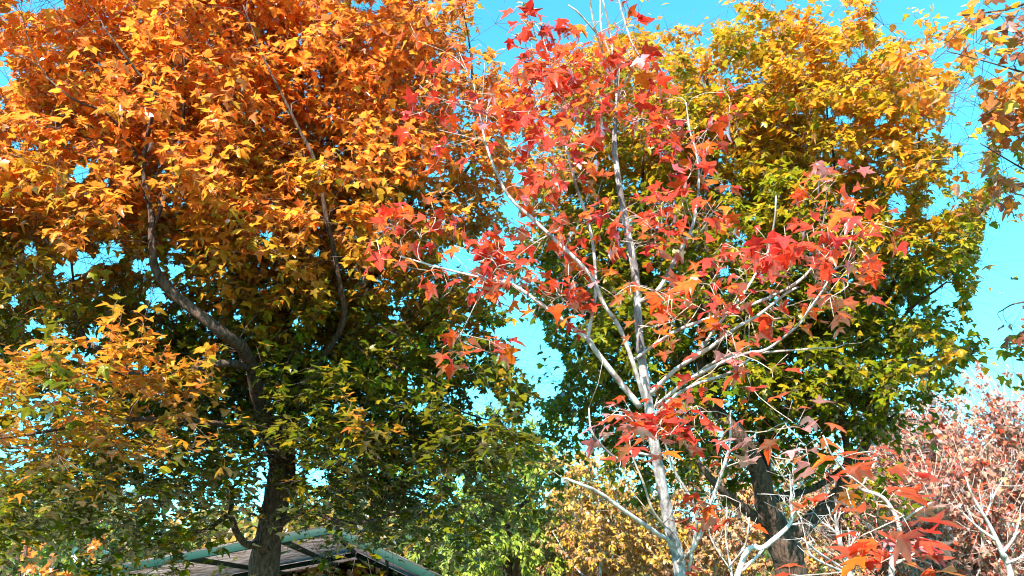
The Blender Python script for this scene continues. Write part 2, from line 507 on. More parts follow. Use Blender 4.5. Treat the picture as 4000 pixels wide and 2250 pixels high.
gaps([(1960, 70, 75, 110), (1900, 40, 50, 60), (2010, 200, 40, 60), (1450, 20, 60, 25), (1440, 170, 25, 22), (1380, 10, 30, 15),
      (2060, 560, 45, 35), (2030, 690, 30, 40, 20), (1800, 1010, 80, 55),
      (1960, 970, 45, 45), (1870, 1090, 40, 50), 
      (2070, 1350, 65, 95, -20), (2130, 1440, 75, 80, -25), (2040, 1260, 50, 60), (2150, 1520, 45, 28), (2090, 1290, 40, 50),
      (2580, 600, 20, 14), (2590, 290, 25, 30), (2835, 1060, 35, 20), (2890, 930, 35, 35), (2620, 800, 20, 25),
      (2400, 60, 250, 75), (2240, 110, 85, 95), (2700, 40, 190, 45), (3030, 15, 50, 30), (2760, 120, 25, 60), (3250, 40, 45, 55),
      (3480, 60, 60, 60), (3560, 130, 35, 35), (3350, 200, 55, 30), (3310, 235, 45, 25),
      (3760, 420, 70, 140, 10), (3790, 560, 60, 110), (3730, 660, 45, 70), (3690, 220, 60, 50), (3860, 250, 50, 50), (3800, 150, 50, 40),
      (3505, 800, 40, 55), (3690, 790, 60, 35), (3640, 830, 50, 25), (3440, 470, 30, 25), (3300, 465, 40, 20), (3230, 440, 30, 25),
      (3690, 1150, 60, 40, -20), (3650, 1130, 40, 30), (3930, 1050, 110, 130), (3890, 900, 60, 80), (3860, 1200, 60, 70),
      (3950, 1230, 60, 60), (3640, 740, 40, 40), (3880, 1430, 90, 45), (3780, 1480, 50, 35), (3930, 1560, 80, 50), (3820, 1540, 40, 25),
      (3540, 1230, 35, 25), (3630, 1370, 30, 25), (3740, 1330, 25, 20), (3230, 1430, 20, 20), (3820, 700, 40, 40), (3930, 640, 40, 50)], grow=1.12)
# in front of trunks and limbs that show
gaps([(1035, 2100, 120, 190), (1075, 1860, 90, 130), (620, 960, 55, 150), (680, 1140, 75, 70, 45), (830, 1270, 120, 50, 38), (940, 1360, 60, 50)], 0, 4.95, 0.05)
gaps([(1230, 2190, 330, 80), (1330, 2110, 170, 55), (800, 2215, 250, 45)], 0, 7.5, 0.42)
gaps([(3080, 2150, 100, 160), (3000, 1990, 80, 110), (2930, 1750, 75, 110, -35), (2820, 1610, 90, 45, 45), (3190, 2010, 120, 50, -35), (2860, 1950, 110, 45, 35)], 0, 6.4, 0.05)
gaps([(1290, 800, 30, 250)], 0, 4.9, 0.35)

# ---------------------------------------------------------------- ground
gm, N, L = new_mat("grass_and_soil")
tc = N.new("ShaderNodeNewGeometry")
n1 = N.new("ShaderNodeTexNoise"); n1.inputs["Scale"].default_value = 0.6; n1.inputs["Detail"].default_value = 8
L.new(tc.outputs["Position"], n1.inputs["Vector"])
cr = N.new("ShaderNodeValToRGB")
cr.color_ramp.elements[0].position = 0.35; cr.color_ramp.elements[0].color = (0.05, 0.07, 0.02, 1)
cr.color_ramp.elements[1].position = 0.65; cr.color_ramp.elements[1].color = (0.16, 0.12, 0.07, 1)
L.new(n1.outputs[0], cr.inputs[0])
pb = N.new("ShaderNodeBsdfPrincipled"); pb.inputs["Roughness"].default_value = 0.95
L.new(cr.outputs[0], pb.inputs["Base Color"])
oo = N.new("ShaderNodeOutputMaterial"); L.new(pb.outputs[0], oo.inputs[0])
g = mesh_obj("ground", [(-500, -500, 0), (500, -500, 0), (500, 500, 0), (-500, 500, 0)], [0, 1, 2, 3], [4], gm)
g["kind"] = "structure"

def trunk_to_ground(rows):
    """pixel rows starting at the bottom of the frame, extended down to the ground"""
    p = pixel_path(rows)
    d = p[0, :3] - p[1, :3]
    d = d / np.linalg.norm(d)
    d = norm(d * 0.5 + np.array([0, 0, -0.8]))
    t = p[0, 2] / -d[2]
    foot = p[0, :3] + d * t
    foot[2] = -0.05
    midp = (p[0, :3] * 0.5 + foot * 0.5)
    return np.vstack([np.append(foot, p[0, 3] * 1.55), np.append(midp, p[0, 3] * 1.08), p]), foot

# ---------------------------------------------------------------- orange tree on the left
rows, foot = trunk_to_ground([(1028, 2250, 5.2, 116), (1048, 2100, 5.2, 104), (1078, 1960, 5.2, 100), (1100, 1850, 5.2, 104), (1105, 1760, 5.2, 92),
                              (1120, 1620, 5.25, 74), (1128, 1480, 5.3, 66), (1120, 1330, 5.35, 58), (1110, 1180, 5.4, 48), (1130, 960, 5.5, 40),
                              (1165, 700, 5.6, 32), (1180, 400, 5.7, 24), (1150, 60, 5.8, 15), (1140, -300, 5.9, 8)])
limbs = [[(1085, 1800, 5.15, 70), (1050, 1690, 5.1, 62), (1010, 1560, 4.95, 56), (985, 1440, 4.8, 52), (940, 1355, 4.6, 48), (854, 1288, 4.45, 46), (750, 1205, 4.4, 42), (673, 1143, 4.4, 40),
          (611, 1061, 4.4, 34), (595, 983, 4.4, 30), (592, 905, 4.42, 26), (590, 828, 4.45, 24), (560, 640, 4.5, 18), (606, 362, 4.4, 15), (543, 290, 4.35, 12), (481, 207, 4.3, 10), (400, 100, 4.3, 6)],
         [(1135, 1560, 5.2, 34), (1230, 1440, 5.0, 28), (1340, 1260, 4.85, 24), (1325, 1100, 4.8, 21), (1300, 957, 4.78, 19), (1275, 850, 4.76, 18), (1250, 700, 4.74, 16), (1217, 595, 4.72, 14),
          (1171, 512, 4.72, 12), (1119, 404, 4.7, 10), (1052, 274, 4.7, 8), (1015, 190, 4.7, 6), (950, 20, 4.7, 4)],
         [(985, 1440, 4.8, 34), (860, 1420, 4.5, 30), (600, 1480, 4.5, 22), (383, 1366, 4.6, 20), (311, 1278, 4.7, 16), (290, 1120, 4.7, 10), (269, 957, 4.7, 8), (245, 854, 4.7, 7), (207, 740, 4.7, 5)],
         [(1050, 1690, 5.1, 26), (800, 1650, 4.5, 22), (450, 1640, 3.9, 17), (100, 1700, 3.5, 10), (-150, 1720, 3.3, 5)],
         [(1070, 2075, 5.2, 34), (1135, 2018, 5.1, 24), (1220, 2000, 5.0, 20), (1290, 2028, 5.0, 17), (1352, 2043, 5.0, 15), (1440, 2038, 5.0, 13), (1560, 2000, 5.0, 9), (1700, 1960, 5.1, 5)],
         [(1020, 2130, 5.15, 34), (960, 2125, 5.0, 27), (922, 2075, 4.9, 26), (895, 2015, 4.9, 22), (820, 2062, 4.8, 17), (740, 2085, 4.7, 12), (620, 2090, 4.6, 7)],
         [(895, 2015, 4.9, 18), (908, 1960, 4.9, 16), (912, 1900, 4.9, 10), (1000, 1880, 5.0, 6)],
         [(1128, 1480, 5.3, 34), (1330, 1300, 5.6, 26), (1560, 900, 5.8, 20), (1700, 500, 5.9, 14), (1690, 360, 5.9, 11), (1650, 100, 5.9, 9), (1640, -80, 5.9, 5)],
         [(1560, 900, 5.8, 16), (1840, 640, 5.6, 12), (1845, 350, 5.6, 9), (1835, 180, 5.6, 7), (1797, -20, 5.6, 5)],
         [(592, 905, 4.42, 20), (700, 600, 4.7, 16), (720, 360, 4.7, 9), (715, 180, 4.7, 8), (670, 20, 4.7, 6)],
         [(560, 640, 4.5, 13), (430, 455, 4.3, 11), (290, 390, 4.2, 9), (180, 300, 4.2, 6)],
         [(1120, 1330, 5.35, 34), (900, 1000, 5.9, 28), (830, 700, 6.1, 20), (860, 300, 6.2, 12), (900, -100, 6.3, 7)],
         [(1140, 1700, 5.2, 24), (1380, 1620, 5.2, 18), (1620, 1560, 5.2, 12), (1900, 1640, 5.2, 6)]]
blobs = [(560, 420, 5.3, 800, 600, 1.7), (1350, 420, 5.6, 520, 560, 1.5), (850, -40, 5.6, 650, 170, 1.2), (230, 1080, 5.0, 520, 430, 1.2, 0.0, 1.1),
         (1220, 1080, 5.5, 560, 480, 1.3, -0.05, 1.3), (220, 1600, 3.7, 480, 220, 0.8, 0.6, 1.4), (560, 1560, 4.0, 200, 120, 0.5, 0.5), (1450, 1600, 5.3, 560, 360, 1.2, -0.22, 1.5), (560, 1900, 4.8, 700, 250, 1.1, -0.18, 1.5),
         (1560, 1960, 5.4, 420, 210, 0.9, -0.3, 1.4), (-250, 1000, 5.4, 300, 700, 1.0, 0.0, 0.6), (1820, 330, 5.7, 200, 260, 0.7, 0.2, 0.7), (800, 1450, 5.4, 460, 320, 1.2, -0.1, 1.5),
         (1000, 800, 4.6, 600, 300, 0.8, 0.05), (1480, 1690, 4.3, 110, 90, 0.3, 0.9), (150, 760, 4.4, 330, 330, 0.8, 0.05), (1750, 1250, 5.5, 170, 330, 0.7, -0.1),
         (1880, 1750, 5.6, 180, 250, 0.7, -0.3), (1560, 60, 5.7, 330, 150, 0.8, 0.2, 0.8), (1880, 1640, 5.7, 170, 200, 0.6, -0.2), (1960, 480, 5.8, 150, 260, 0.6, 0.25, 0.6), (1900, 900, 5.8, 150, 200, 0.5, -0.05, 0.6), (1750, 760, 5.6, 230, 170, 0.6, 0.0, 0.8)]
grow_tree("autumn_tree", "large tree with orange top and olive lower leaves over a brown furrowed trunk", "tree", None, foot, rows,
          [pixel_path(r) for r in limbs], blobs, 0.27, 16, 5, 0.056, ramp_colour(2.8, 4.35, OLIVE, AMBER, ORANGE, 3, namp=0.28), M_BARK, M_TWIG, M_LEAF,
          [T3, T3, T3W, T5], flat_below=2.75, sunward=0.8, thin=0.72, seed=11, twig_len=(0.18, 0.46))

# ---------------------------------------------------------------- golden tree on the right
rows, foot = trunk_to_ground([(3092, 2250, 6.3, 118), (3070, 2150, 6.3, 124), (3030, 2060, 6.3, 104), (2995, 1990, 6.25, 84), (2966, 1850, 6.2, 72), (2905, 1730, 6.2, 62),
                              (2830, 1640, 6.2, 54), (2765, 1550, 6.25, 48), (2735, 1430, 6.3, 42), (2760, 1200, 6.4, 34), (2800, 900, 6.5, 26), (2790, 600, 6.6, 18), (2760, 300, 6.7, 9)])
limbs = [[(3010, 2010, 6.35, 62), (2990, 1900, 6.45, 52), (2985, 1750, 6.6, 46), (3010, 1600, 6.7, 42), (3040, 1420, 6.8, 36), (3060, 1150, 6.8, 27), (3060, 800, 6.8, 19), (3020, 450, 6.8, 11), (3000, 200, 6.8, 6)],
         [(3090, 2090, 6.3, 70), (3150, 2045, 6.25, 62), (3215, 1990, 6.2, 54), (3280, 1915, 6.15, 46), (3340, 1820, 6.1, 38), (3378, 1740, 6.1, 32), (3400, 1650, 6.1, 28), (3390, 1540, 6.1, 23), (3420, 1300, 6.1, 16), (3560, 900, 6.0, 13),
          (3590, 640, 6.0, 11), (3580, 420, 6.0, 8), (3520, 160, 6.0, 4)],
         [(2985, 2040, 6.25, 46), (2930, 2005, 6.2, 40), (2870, 1955, 6.1, 34), (2800, 1895, 6.0, 30), (2740, 1825, 6.0, 22), (2640, 1700, 6.0, 13), (2480, 1640, 6.1, 8)],
         [(3280, 1915, 6.15, 34), (3310, 1790, 6.2, 28), (3292, 1655, 6.2, 25), (3270, 1500, 6.2, 22), (3200, 1310, 6.2, 18), (3180, 1100, 6.2, 14), (3260, 700, 6.2, 10), (3230, 420, 6.2, 7), (3290, 250, 6.2, 4)],
         [(2765, 1550, 6.25, 30), (2820, 1250, 6.1, 24), (2775, 1050, 6.1, 20), (2760, 960, 6.1, 16), (2750, 700, 6.1, 10), (2640, 400, 6.2, 6)],
         [(3340, 1820, 6.1, 24), (3460, 1600, 6.0, 22), (3450, 1480, 6.0, 18), (3520, 1250, 5.8, 13), (3700, 1100, 5.6, 7)],
         [(2995, 1960, 6.4, 34), (3080, 1935, 6.45, 30), (3190, 1900, 6.5, 26), (3290, 1830, 6.5, 20), (3400, 1700, 6.3, 13), (3520, 1600, 6.1, 6)],
         [(2735, 1430, 6.3, 26), (2560, 1200, 6.8, 20), (2520, 850, 6.9, 14), (2500, 400, 6.9, 8)]]
blobs = [(2600, 430, 6.8, 430, 330, 1.2, 0.05), (3140, 420, 6.4, 480, 340, 1.3, 0.05), (3470, 330, 5.8, 300, 230, 0.8, 0.1, 0.9), (3280, 880, 6.3, 540, 420, 1.4), (2640, 920, 6.9, 420, 430, 1.3),
         (2880, 1330, 6.6, 640, 340, 1.4, -0.1), (3380, 1360, 6.1, 350, 240, 0.9), (2330, 1560, 7.0, 250, 230, 0.9, 0.0), (3020, 1640, 6.7, 420, 170, 0.9, -0.1), (3450, 1940, 5.4, 170, 60, 0.3, -0.1, 1.0),
         (2560, 1980, 7.0, 70, 170, 0.3, -0.2), (2620, 1740, 7.2, 260, 110, 0.5, -0.2), (2230, 1690, 7.0, 170, 130, 0.5, 0.0), (2900, 1800, 7.2, 180, 90, 0.4, -0.2), (3690, 640, 5.6, 130, 170, 0.4, 0.2), (3720, 1080, 5.5, 120, 120, 0.4, 0.0), (3580, 560, 5.8, 170, 300, 0.5, 0.15), (3710, 850, 5.5, 130, 180, 0.35, 0.05), (2350, 210, 7.0, 160, 80, 0.5, 0.25), (3590, 1230, 5.7, 190, 210, 0.5, -0.05), (3880, 1390, 5.1, 150, 70, 0.3, 0.2), (3680, 960, 5.5, 160, 170, 0.45, 0.05), (3830, 1340, 5.2, 150, 90, 0.35, 0.2), (2350, 1180, 7.0, 280, 300, 1.0, -0.1),
         (2960, 90, 6.6, 60, 70, 0.3, 0.3), (3130, 90, 6.4, 110, 60, 0.3, 0.3), (3390, 70, 6.0, 70, 100, 0.3, 0.3), (2680, 140, 6.8, 90, 60, 0.3, 0.2), (3230, 1590, 6.3, 250, 140, 0.6, -0.1),
         (2300, 900, 7.0, 230, 330, 0.8, 0.0, 0.9), (2230, 480, 7.0, 170, 220, 0.6, 0.1, 0.8), (2080, 1130, 7.0, 110, 90, 0.5, 0.0, 0.5), (3560, 880, 5.6, 200, 110, 0.3, 0.3)]
grow_tree("golden_tree", "large golden and green tree forking from a dark trunk behind the white-stemmed sapling", "tree", None, foot, rows,
          [pixel_path(r) for r in limbs], blobs, 0.285, 16, 5, 0.058, ramp_colour(2.9, 6.0, GREEN, YGREEN, GOLD, 5, tipcol=(0.7, 0.2, 0.02)), M_BARK, M_TWIG, M_LEAF,
          [T3, T3W, T5], sunward=0.6, thin=0.78, seed=12, twig_len=(0.18, 0.46))

# ---------------------------------------------------------------- red sapling
rows, foot = trunk_to_ground([(2660, 2250, 3.0, 50), (2624, 2096, 3.0, 47), (2585, 1894, 3.0, 44), (2554, 1724, 3.0, 41), (2534, 1584, 3.0, 39), (2506, 1397, 3.02, 34), (2492, 1242, 3.05, 31),
                              (2481, 1071, 3.08, 31), (2453, 916, 3.1, 28), (2422, 745, 3.12, 25), (2400, 560, 3.15, 20), (2410, 400, 3.18, 15), (2398, 230, 3.2, 12), (2374, 80, 3.22, 9), (2340, -60, 3.25, 5)])
red_limbs = [
 [(2500, 1590, 3.0, 26), (2424, 1495, 2.98, 24), (2331, 1376, 2.95, 21), (2295, 1325, 2.95, 20), (2207, 1257, 2.93, 17), (2103, 1180, 2.9, 15), (2000, 1112, 2.9, 12), (1885, 1086, 2.88, 10), (1714, 1045, 2.85, 8), (1560, 1000, 2.85, 5)],
 [(2520, 1570, 3.0, 20), (2497, 1495, 2.97, 19), (2466, 1397, 2.95, 18), (2414, 1268, 2.95, 17), (2362, 1195, 2.93, 17), (2310, 1081, 2.92, 17), (2228, 993, 2.9, 16), (2171, 941, 2.9, 15), (2078, 853, 2.9, 14), (2000, 781, 2.9, 13), (1950, 700, 2.9, 11), (1900, 569, 2.9, 9), (1875, 450, 2.92, 7), (1850, 330, 2.95, 4)],
 [(2295, 1325, 2.95, 15), (2310, 1242, 2.97, 15), (2326, 1143, 3.0, 14), (2321, 998, 3.05, 13), (2300, 874, 3.08, 11), (2259, 750, 3.1, 10), (2228, 647, 3.1, 8), (2192, 480, 3.1, 6), (2150, 250, 3.1, 5), (2110, 120, 3.1, 4)],
 [(2500, 1180, 3.05, 19), (2569, 1133, 3.05, 18), (2616, 1055, 3.06, 17), (2652, 983, 3.08, 16), (2699, 900, 3.1, 13), (2719, 812, 3.12, 11), (2730, 700, 3.14, 9), (2719, 595, 3.15, 8), (2694, 507, 3.15, 7), (2680, 400, 3.15, 4)],
 [(2481, 1402, 3.0, 14), (2621, 1304, 2.9, 14), (2745, 1252, 2.8, 13), (2849, 1221, 2.75, 13), (2999, 1164, 2.7, 12), (3104, 1110, 2.65, 12), (3160, 1060, 2.62, 11), (3197, 1000, 2.6, 9), (3210, 900, 2.6, 6), (3230, 790, 2.6, 4)],
 [(2540, 1540, 3.0, 20), (2621, 1459, 2.9, 19), (2694, 1407, 2.8, 18), (2776, 1356, 2.72, 16), (2880, 1278, 2.66, 14), (2963, 1231, 2.62, 13), (3067, 1149, 2.6, 10), (3120, 1120, 2.6, 7)],
 [(2694, 1407, 2.8, 13), (2750, 1345, 2.85, 12), (2797, 1278, 2.87, 11), (2849, 1216, 2.9, 10), (2906, 1143, 2.92, 10), (2958, 1061, 2.95, 9), (3000, 983, 2.95, 8), (3025, 860, 2.95, 7), (3032, 765, 2.95, 5)],
 [(2556, 1590, 3.0, 16), (2673, 1495, 2.85, 15), (2735, 1459, 2.78, 15), (2828, 1413, 2.7, 14), (2920, 1380, 2.62, 13), (3000, 1362, 2.56, 12), (3119, 1268, 2.5, 10), (3155, 1216, 2.48, 9), (3217, 1128, 2.45, 8), (3259, 1050, 2.45, 7), (3320, 1035, 2.45, 4)],
 [(2673, 1495, 2.85, 11), (2820, 1400, 2.75, 10), (3000, 1376, 2.7, 9), (3093, 1368, 2.66, 8), (3191, 1361, 2.62, 7), (3259, 1358, 2.6, 5), (3310, 1340, 2.6, 3)],
 [(2622, 2110, 3.0, 20), (2585, 2095, 2.95, 18), (2497, 2035, 2.85, 17), (2424, 1985, 2.8, 16), (2331, 1919, 2.75, 15), (2260, 1890, 2.7, 13), (2207, 1867, 2.68, 9)],
 [(2540, 1780, 3.0, 12), (2455, 1765, 2.95, 12), (2414, 1792, 2.92, 12), (2352, 1743, 2.88, 11), (2310, 1681, 2.85, 9), (2300, 1593, 2.85, 5)],
 [(2600, 2060, 3.0, 11), (2549, 1992, 2.95, 10), (2512, 1883, 2.93, 9), (2470, 1780, 2.92, 7), (2455, 1690, 2.92, 4)],
 [(2645, 2200, 3.0, 18), (2699, 2152, 2.9, 17), (2745, 2069, 2.85, 16), (2766, 1992, 2.83, 15), (2807, 1883, 2.8, 13), (2849, 1738, 2.78, 11), (2853, 1600, 2.78, 5)],
 [(2690, 2230, 2.98, 14), (2720, 2010, 2.9, 13), (2640, 1850, 2.85, 11), (2600, 1740, 2.82, 8), (2580, 1690, 2.8, 5)],
 [(2390, 300, 3.18, 9), (2330, 130, 3.1, 9), (2310, 40, 3.08, 8), (2300, -40, 3.05, 6)],
 [(2400, 250, 3.2, 8), (2350, 120, 3.2, 8), (2345, -20, 3.2, 6)],
 [(2500, 225, 3.1, 9), (2465, 160, 3.1, 9), (2430, 50, 3.1, 7), (2418, 0, 3.1, 4)],
 [(2410, 400, 3.18, 10), (2480, 240, 3.1, 6), (2500, 225, 3.1, 6)],
 [(2330, 130, 3.1, 7), (2260, 50, 3.05, 7), (2220, 20, 3.05, 5)],
 [(2540, 1650, 3.0, 13), (2620, 1560, 2.9, 14), (2720, 1500, 2.8, 13), (2840, 1460, 2.75, 11), (2930, 1400, 2.72, 8)],
]
# leaf clusters: px, py, depth, rx, ry, twigs, kind
RC = [(2090, 90, 3.1, 60, 60, 4, 1), (2090, 200, 3.1, 60, 70, 5, 1), (2120, 300, 3.1, 60, 60, 4, 1), (2060, 290, 3.1, 40, 60, 2, 1), (2070, 410, 3.05, 70, 60, 4, 0), (2200, 190, 3.0, 60, 70, 3, 2),
      (2220, 270, 3.0, 90, 80, 6, 2), (2320, 270, 3.0, 70, 70, 4, 2), (2130, 310, 3.0, 70, 50, 3, 2), (2400, 200, 3.1, 60, 60, 3, 0), (2430, 20, 3.1, 40, 40, 2, 0), (2430, 100, 3.1, 30, 40, 1, 1),
      (2290, 90, 3.1, 40, 40, 1, 0), (2380, 370, 3.1, 90, 60, 5, 0), (2500, 180, 3.1, 40, 30, 1, 0), (2470, 260, 3.1, 40, 40, 2, 0), (2260, 420, 3.0, 100, 80, 6, 0), (2330, 420, 3.0, 60, 50, 3, 0),
      (2150, 520, 2.95, 70, 60, 4, 0), (2220, 540, 2.95, 70, 60, 4, 0), (2030, 440, 2.9, 60, 60, 3, 0), (1720, 400, 2.9, 50, 60, 3, 0), (1660, 460, 2.9, 40, 40, 2, 0), (1740, 540, 2.9, 80, 60, 3, 0), (1850, 420, 2.9, 60, 70, 3, 0),
      (1900, 430, 2.9, 70, 60, 3, 0), (1780, 270, 2.95, 60, 40, 2, 0), (1870, 540, 2.9, 60, 60, 2, 0), (1600, 190, 3.0, 30, 30, 1, 0), (2520, 430, 3.1, 70, 70, 5, 0), (2560, 490, 3.1, 70, 60, 4, 0), (2640, 520, 3.1, 80, 60, 4, 0),
      (2640, 430, 3.1, 40, 50, 2, 0), (2700, 560, 3.1, 80, 60, 4, 0), (2820, 400, 3.1, 60, 60, 3, 0), (2790, 500, 3.1, 70, 60, 3, 0), (2850, 450, 3.1, 40, 40, 1, 0), (2680, 640, 3.1, 90, 50, 3, 0), (2740, 720, 3.1, 60, 50, 2, 0),
      (2230, 640, 2.95, 80, 60, 4, 0), (2110, 650, 2.9, 60, 50, 3, 0), (2180, 700, 2.9, 60, 50, 2, 0), (2060, 700, 2.9, 50, 50, 2, 0), (2280, 780, 2.95, 60, 50, 2, 0), (2360, 870, 3.0, 70, 50, 3, 0), (2160, 800, 2.9, 60, 40, 2, 0),
      (2250, 850, 2.95, 50, 50, 2, 0), (2080, 920, 2.9, 60, 50, 3, 0), (2130, 960, 2.9, 60, 40, 2, 0), (2250, 1000, 2.9, 60, 50, 3, 0), (2250, 1070, 2.9, 50, 50, 2, 0), (1900, 980, 2.85, 60, 50, 4, 0), (1950, 1010, 2.85, 50, 50, 3, 0),
      (1930, 1060, 2.85, 50, 40, 2, 0), (1890, 1120, 2.85, 60, 50, 3, 0), (2010, 1050, 2.88, 50, 50, 2, 0), (2050, 1110, 2.88, 60, 50, 3, 0), (1540, 890, 2.8, 60, 40, 3, 0), (1570, 930, 2.8, 50, 50, 3, 0), (1500, 900, 2.8, 40, 30, 1, 0), (1650, 850, 2.8, 60, 40, 2, 0),
      (1680, 930, 2.8, 40, 30, 1, 0), (1560, 1040, 2.8, 40, 20, 1, 0), (1640, 1050, 2.8, 40, 20, 1, 2), (1760, 1130, 2.8, 40, 25, 1, 0), (1800, 1330, 2.75, 50, 40, 3, 0), (1890, 1340, 2.75, 40, 40, 2, 0), (1840, 1360, 2.75, 50, 30, 1, 0),
      (2140, 1320, 2.85, 30, 25, 1, 0), (2210, 1130, 2.9, 70, 50, 4, 2), (2260, 1180, 2.9, 60, 50, 3, 0), (2200, 1190, 2.9, 50, 50, 2, 0), (2240, 1280, 2.95, 40, 40, 1, 0), (2550, 900, 2.95, 70, 60, 5, 0), (2540, 950, 2.95, 60, 40, 3, 0), (2480, 940, 2.95, 50, 40, 2, 0),
      (2580, 810, 2.98, 70, 50, 4, 0), (2640, 780, 3.0, 60, 50, 3, 0), (2480, 830, 2.98, 60, 40, 3, 0), (2620, 960, 3.0, 30, 30, 1, 0), (2700, 860, 3.0, 60, 50, 2, 0), (2780, 840, 3.0, 60, 40, 3, 0), (2700, 950, 3.0, 30, 20, 1, 3),
      (2500, 1110, 2.6, 60, 40, 2, 3), (2490, 1285, 2.5, 70, 40, 2, 3), (2390, 1170, 2.7, 60, 40, 1, 4), (2440, 1190, 2.7, 50, 40, 1, 3), (2640, 1130, 2.8, 50, 40, 2, 2), (2630, 1200, 2.75, 50, 40, 2, 2), (2630, 1275, 2.7, 50, 30, 2, 2), (2680, 1190, 2.75, 50, 40, 2, 2),
      (2760, 1220, 2.7, 70, 50, 3, 0), (2830, 1070, 2.75, 60, 50, 4, 0), (2890, 1010, 2.75, 60, 50, 3, 0), (2940, 1000, 2.7, 60, 60, 3, 0), (2810, 1120, 2.75, 40, 40, 2, 0), (2900, 1110, 2.7, 60, 50, 3, 0), (2890, 1270, 2.66, 70, 50, 3, 0), (2960, 1200, 2.64, 60, 50, 2, 0),
      (2830, 1290, 2.68, 60, 40, 2, 0), (2650, 1340, 2.7, 50, 30, 1, 4), (2680, 1380, 2.7, 50, 30, 1, 4), (2560, 1370, 2.75, 40, 20, 1, 4), (2870, 1350, 2.66, 60, 30, 1, 4), (2780, 1440, 2.68, 50, 50, 2, 0), (2860, 1440, 2.66, 50, 50, 2, 0), (3000, 1425, 2.6, 30, 20, 1, 0),
      (2900, 1480, 2.66, 40, 40, 1, 0), (2600, 1450, 2.75, 50, 30, 2, 0), (2450, 1500, 2.8, 40, 30, 1, 0), (2400, 1240, 2.85, 60, 30, 1, 4), (2270, 1360, 2.85, 50, 30, 1, 4), (2370, 1380, 2.85, 30, 25, 1, 0),
      (3190, 780, 2.5, 50, 60, 3, 2), (3240, 760, 2.5, 40, 60, 2, 4), (3280, 800, 2.5, 40, 30, 1, 2), (3200, 870, 2.5, 50, 40, 2, 0), (3330, 870, 2.5, 50, 40, 2, 2), (3400, 890, 2.5, 30, 25, 1, 0), (3100, 950, 2.55, 60, 60, 4, 0), (3060, 1000, 2.55, 60, 50, 4, 0), (3140, 930, 2.55, 50, 50, 3, 0),
      (3070, 1080, 2.55, 50, 40, 2, 0), (3210, 960, 2.55, 50, 50, 3, 0), (3260, 980, 2.5, 50, 40, 2, 0), (3320, 950, 2.5, 50, 40, 2, 0), (3370, 1000, 2.5, 40, 40, 1, 2), (3290, 1080, 2.5, 40, 40, 2, 0), (3190, 1120, 2.5, 40, 50, 2, 0), (3230, 1180, 2.5, 60, 40, 3, 0), (3320, 1190, 2.4, 50, 30, 1, 2), (3090, 1220, 2.6, 60, 30, 2, 2), (3310, 1130, 2.5, 30, 30, 1, 0),
      (2500, 1640, 2.6, 50, 40, 3, 0), (2570, 1650, 2.6, 60, 50, 4, 0), (2520, 1690, 2.6, 70, 40, 4, 0), (2640, 1690, 2.6, 70, 50, 4, 0), (2420, 1620, 2.6, 60, 25, 2, 4), (2450, 1660, 2.6, 40, 25, 1, 4), (2730, 1610, 2.6, 50, 35, 2, 0), (2740, 1650, 2.6, 40, 30, 1, 4), (2680, 1640, 2.6, 40, 40, 2, 0), (2460, 1720, 2.6, 40, 30, 1, 0), (2600, 1610, 2.6, 50, 30, 2, 0), (2560, 1720, 2.6, 60, 25, 2, 4),
      (2818, 1850, 2.7, 35, 35, 1, 2), (2660, 1930, 2.7, 60, 30, 2, 2), (2640, 2000, 2.7, 50, 20, 1, 0), (2750, 1955, 2.7, 50, 30, 2, 2), (2800, 1950, 2.7, 50, 30, 2, 1), (2850, 1960, 2.7, 40, 30, 1, 2), (2680, 2180, 2.8, 30, 20, 1, 0),
      (3050, 1650, 2.3, 60, 35, 2, 2), (3110, 1700, 2.3, 60, 40, 2, 4), (3020, 1740, 2.3, 60, 30, 2, 4), (3190, 1740, 2.3, 60, 30, 2, 0), (3100, 1790, 2.3, 50, 30, 1, 4), (2990, 1690, 2.3, 50, 30, 1, 4)]
PALK = {0: REDS, 1: [(3, (0.62, 0.035, 0.02)), (2, (0.74, 0.06, 0.025)), (1, (0.5, 0.03, 0.025))], 2: [(3, (0.78, 0.10, 0.016)), (2, (0.74, 0.065, 0.02)), (1, (0.78, 0.17, 0.014))],
        3: [(1, (0.72, 0.19, 0.01))], 4: [(2, (0.58, 0.30, 0.29)), (1.5, (0.52, 0.20, 0.20)), (1, (0.6, 0.08, 0.05))]}  # last kind: light reflected off leaf tops, painted in as pale pink leaf colour
def red_colour(p, turn, n):
    c = np.zeros((n, 3))
    for k, pal in PALK.items():
        mk = turn == k
        if mk.any():
            c[mk] = pick(pal, int(mk.sum()))
    k = R.random((n, 1)) * 0.35
    return c, c * (1 - k) + np.array((0.66, 0.04, 0.015)) * k
RC = [c if not (1370 < c[1] < 2100) or (2400 < c[0] < 2760 and 1590 < c[1] < 1740) else c[:5] + (max(1, c[5] - 1),) + c[6:] for c in RC]
RC = [c[:5] + (c[5] - 1,) + c[6:] if (c[0] > 2700 and c[1] < 1500 and c[5] >= 3) else c for c in RC]
RC = [c for c in RC if not (1180 < c[1] < 1560 and c[6] in (0, 4) and c[5] == 1 and c[0] < 2700)]
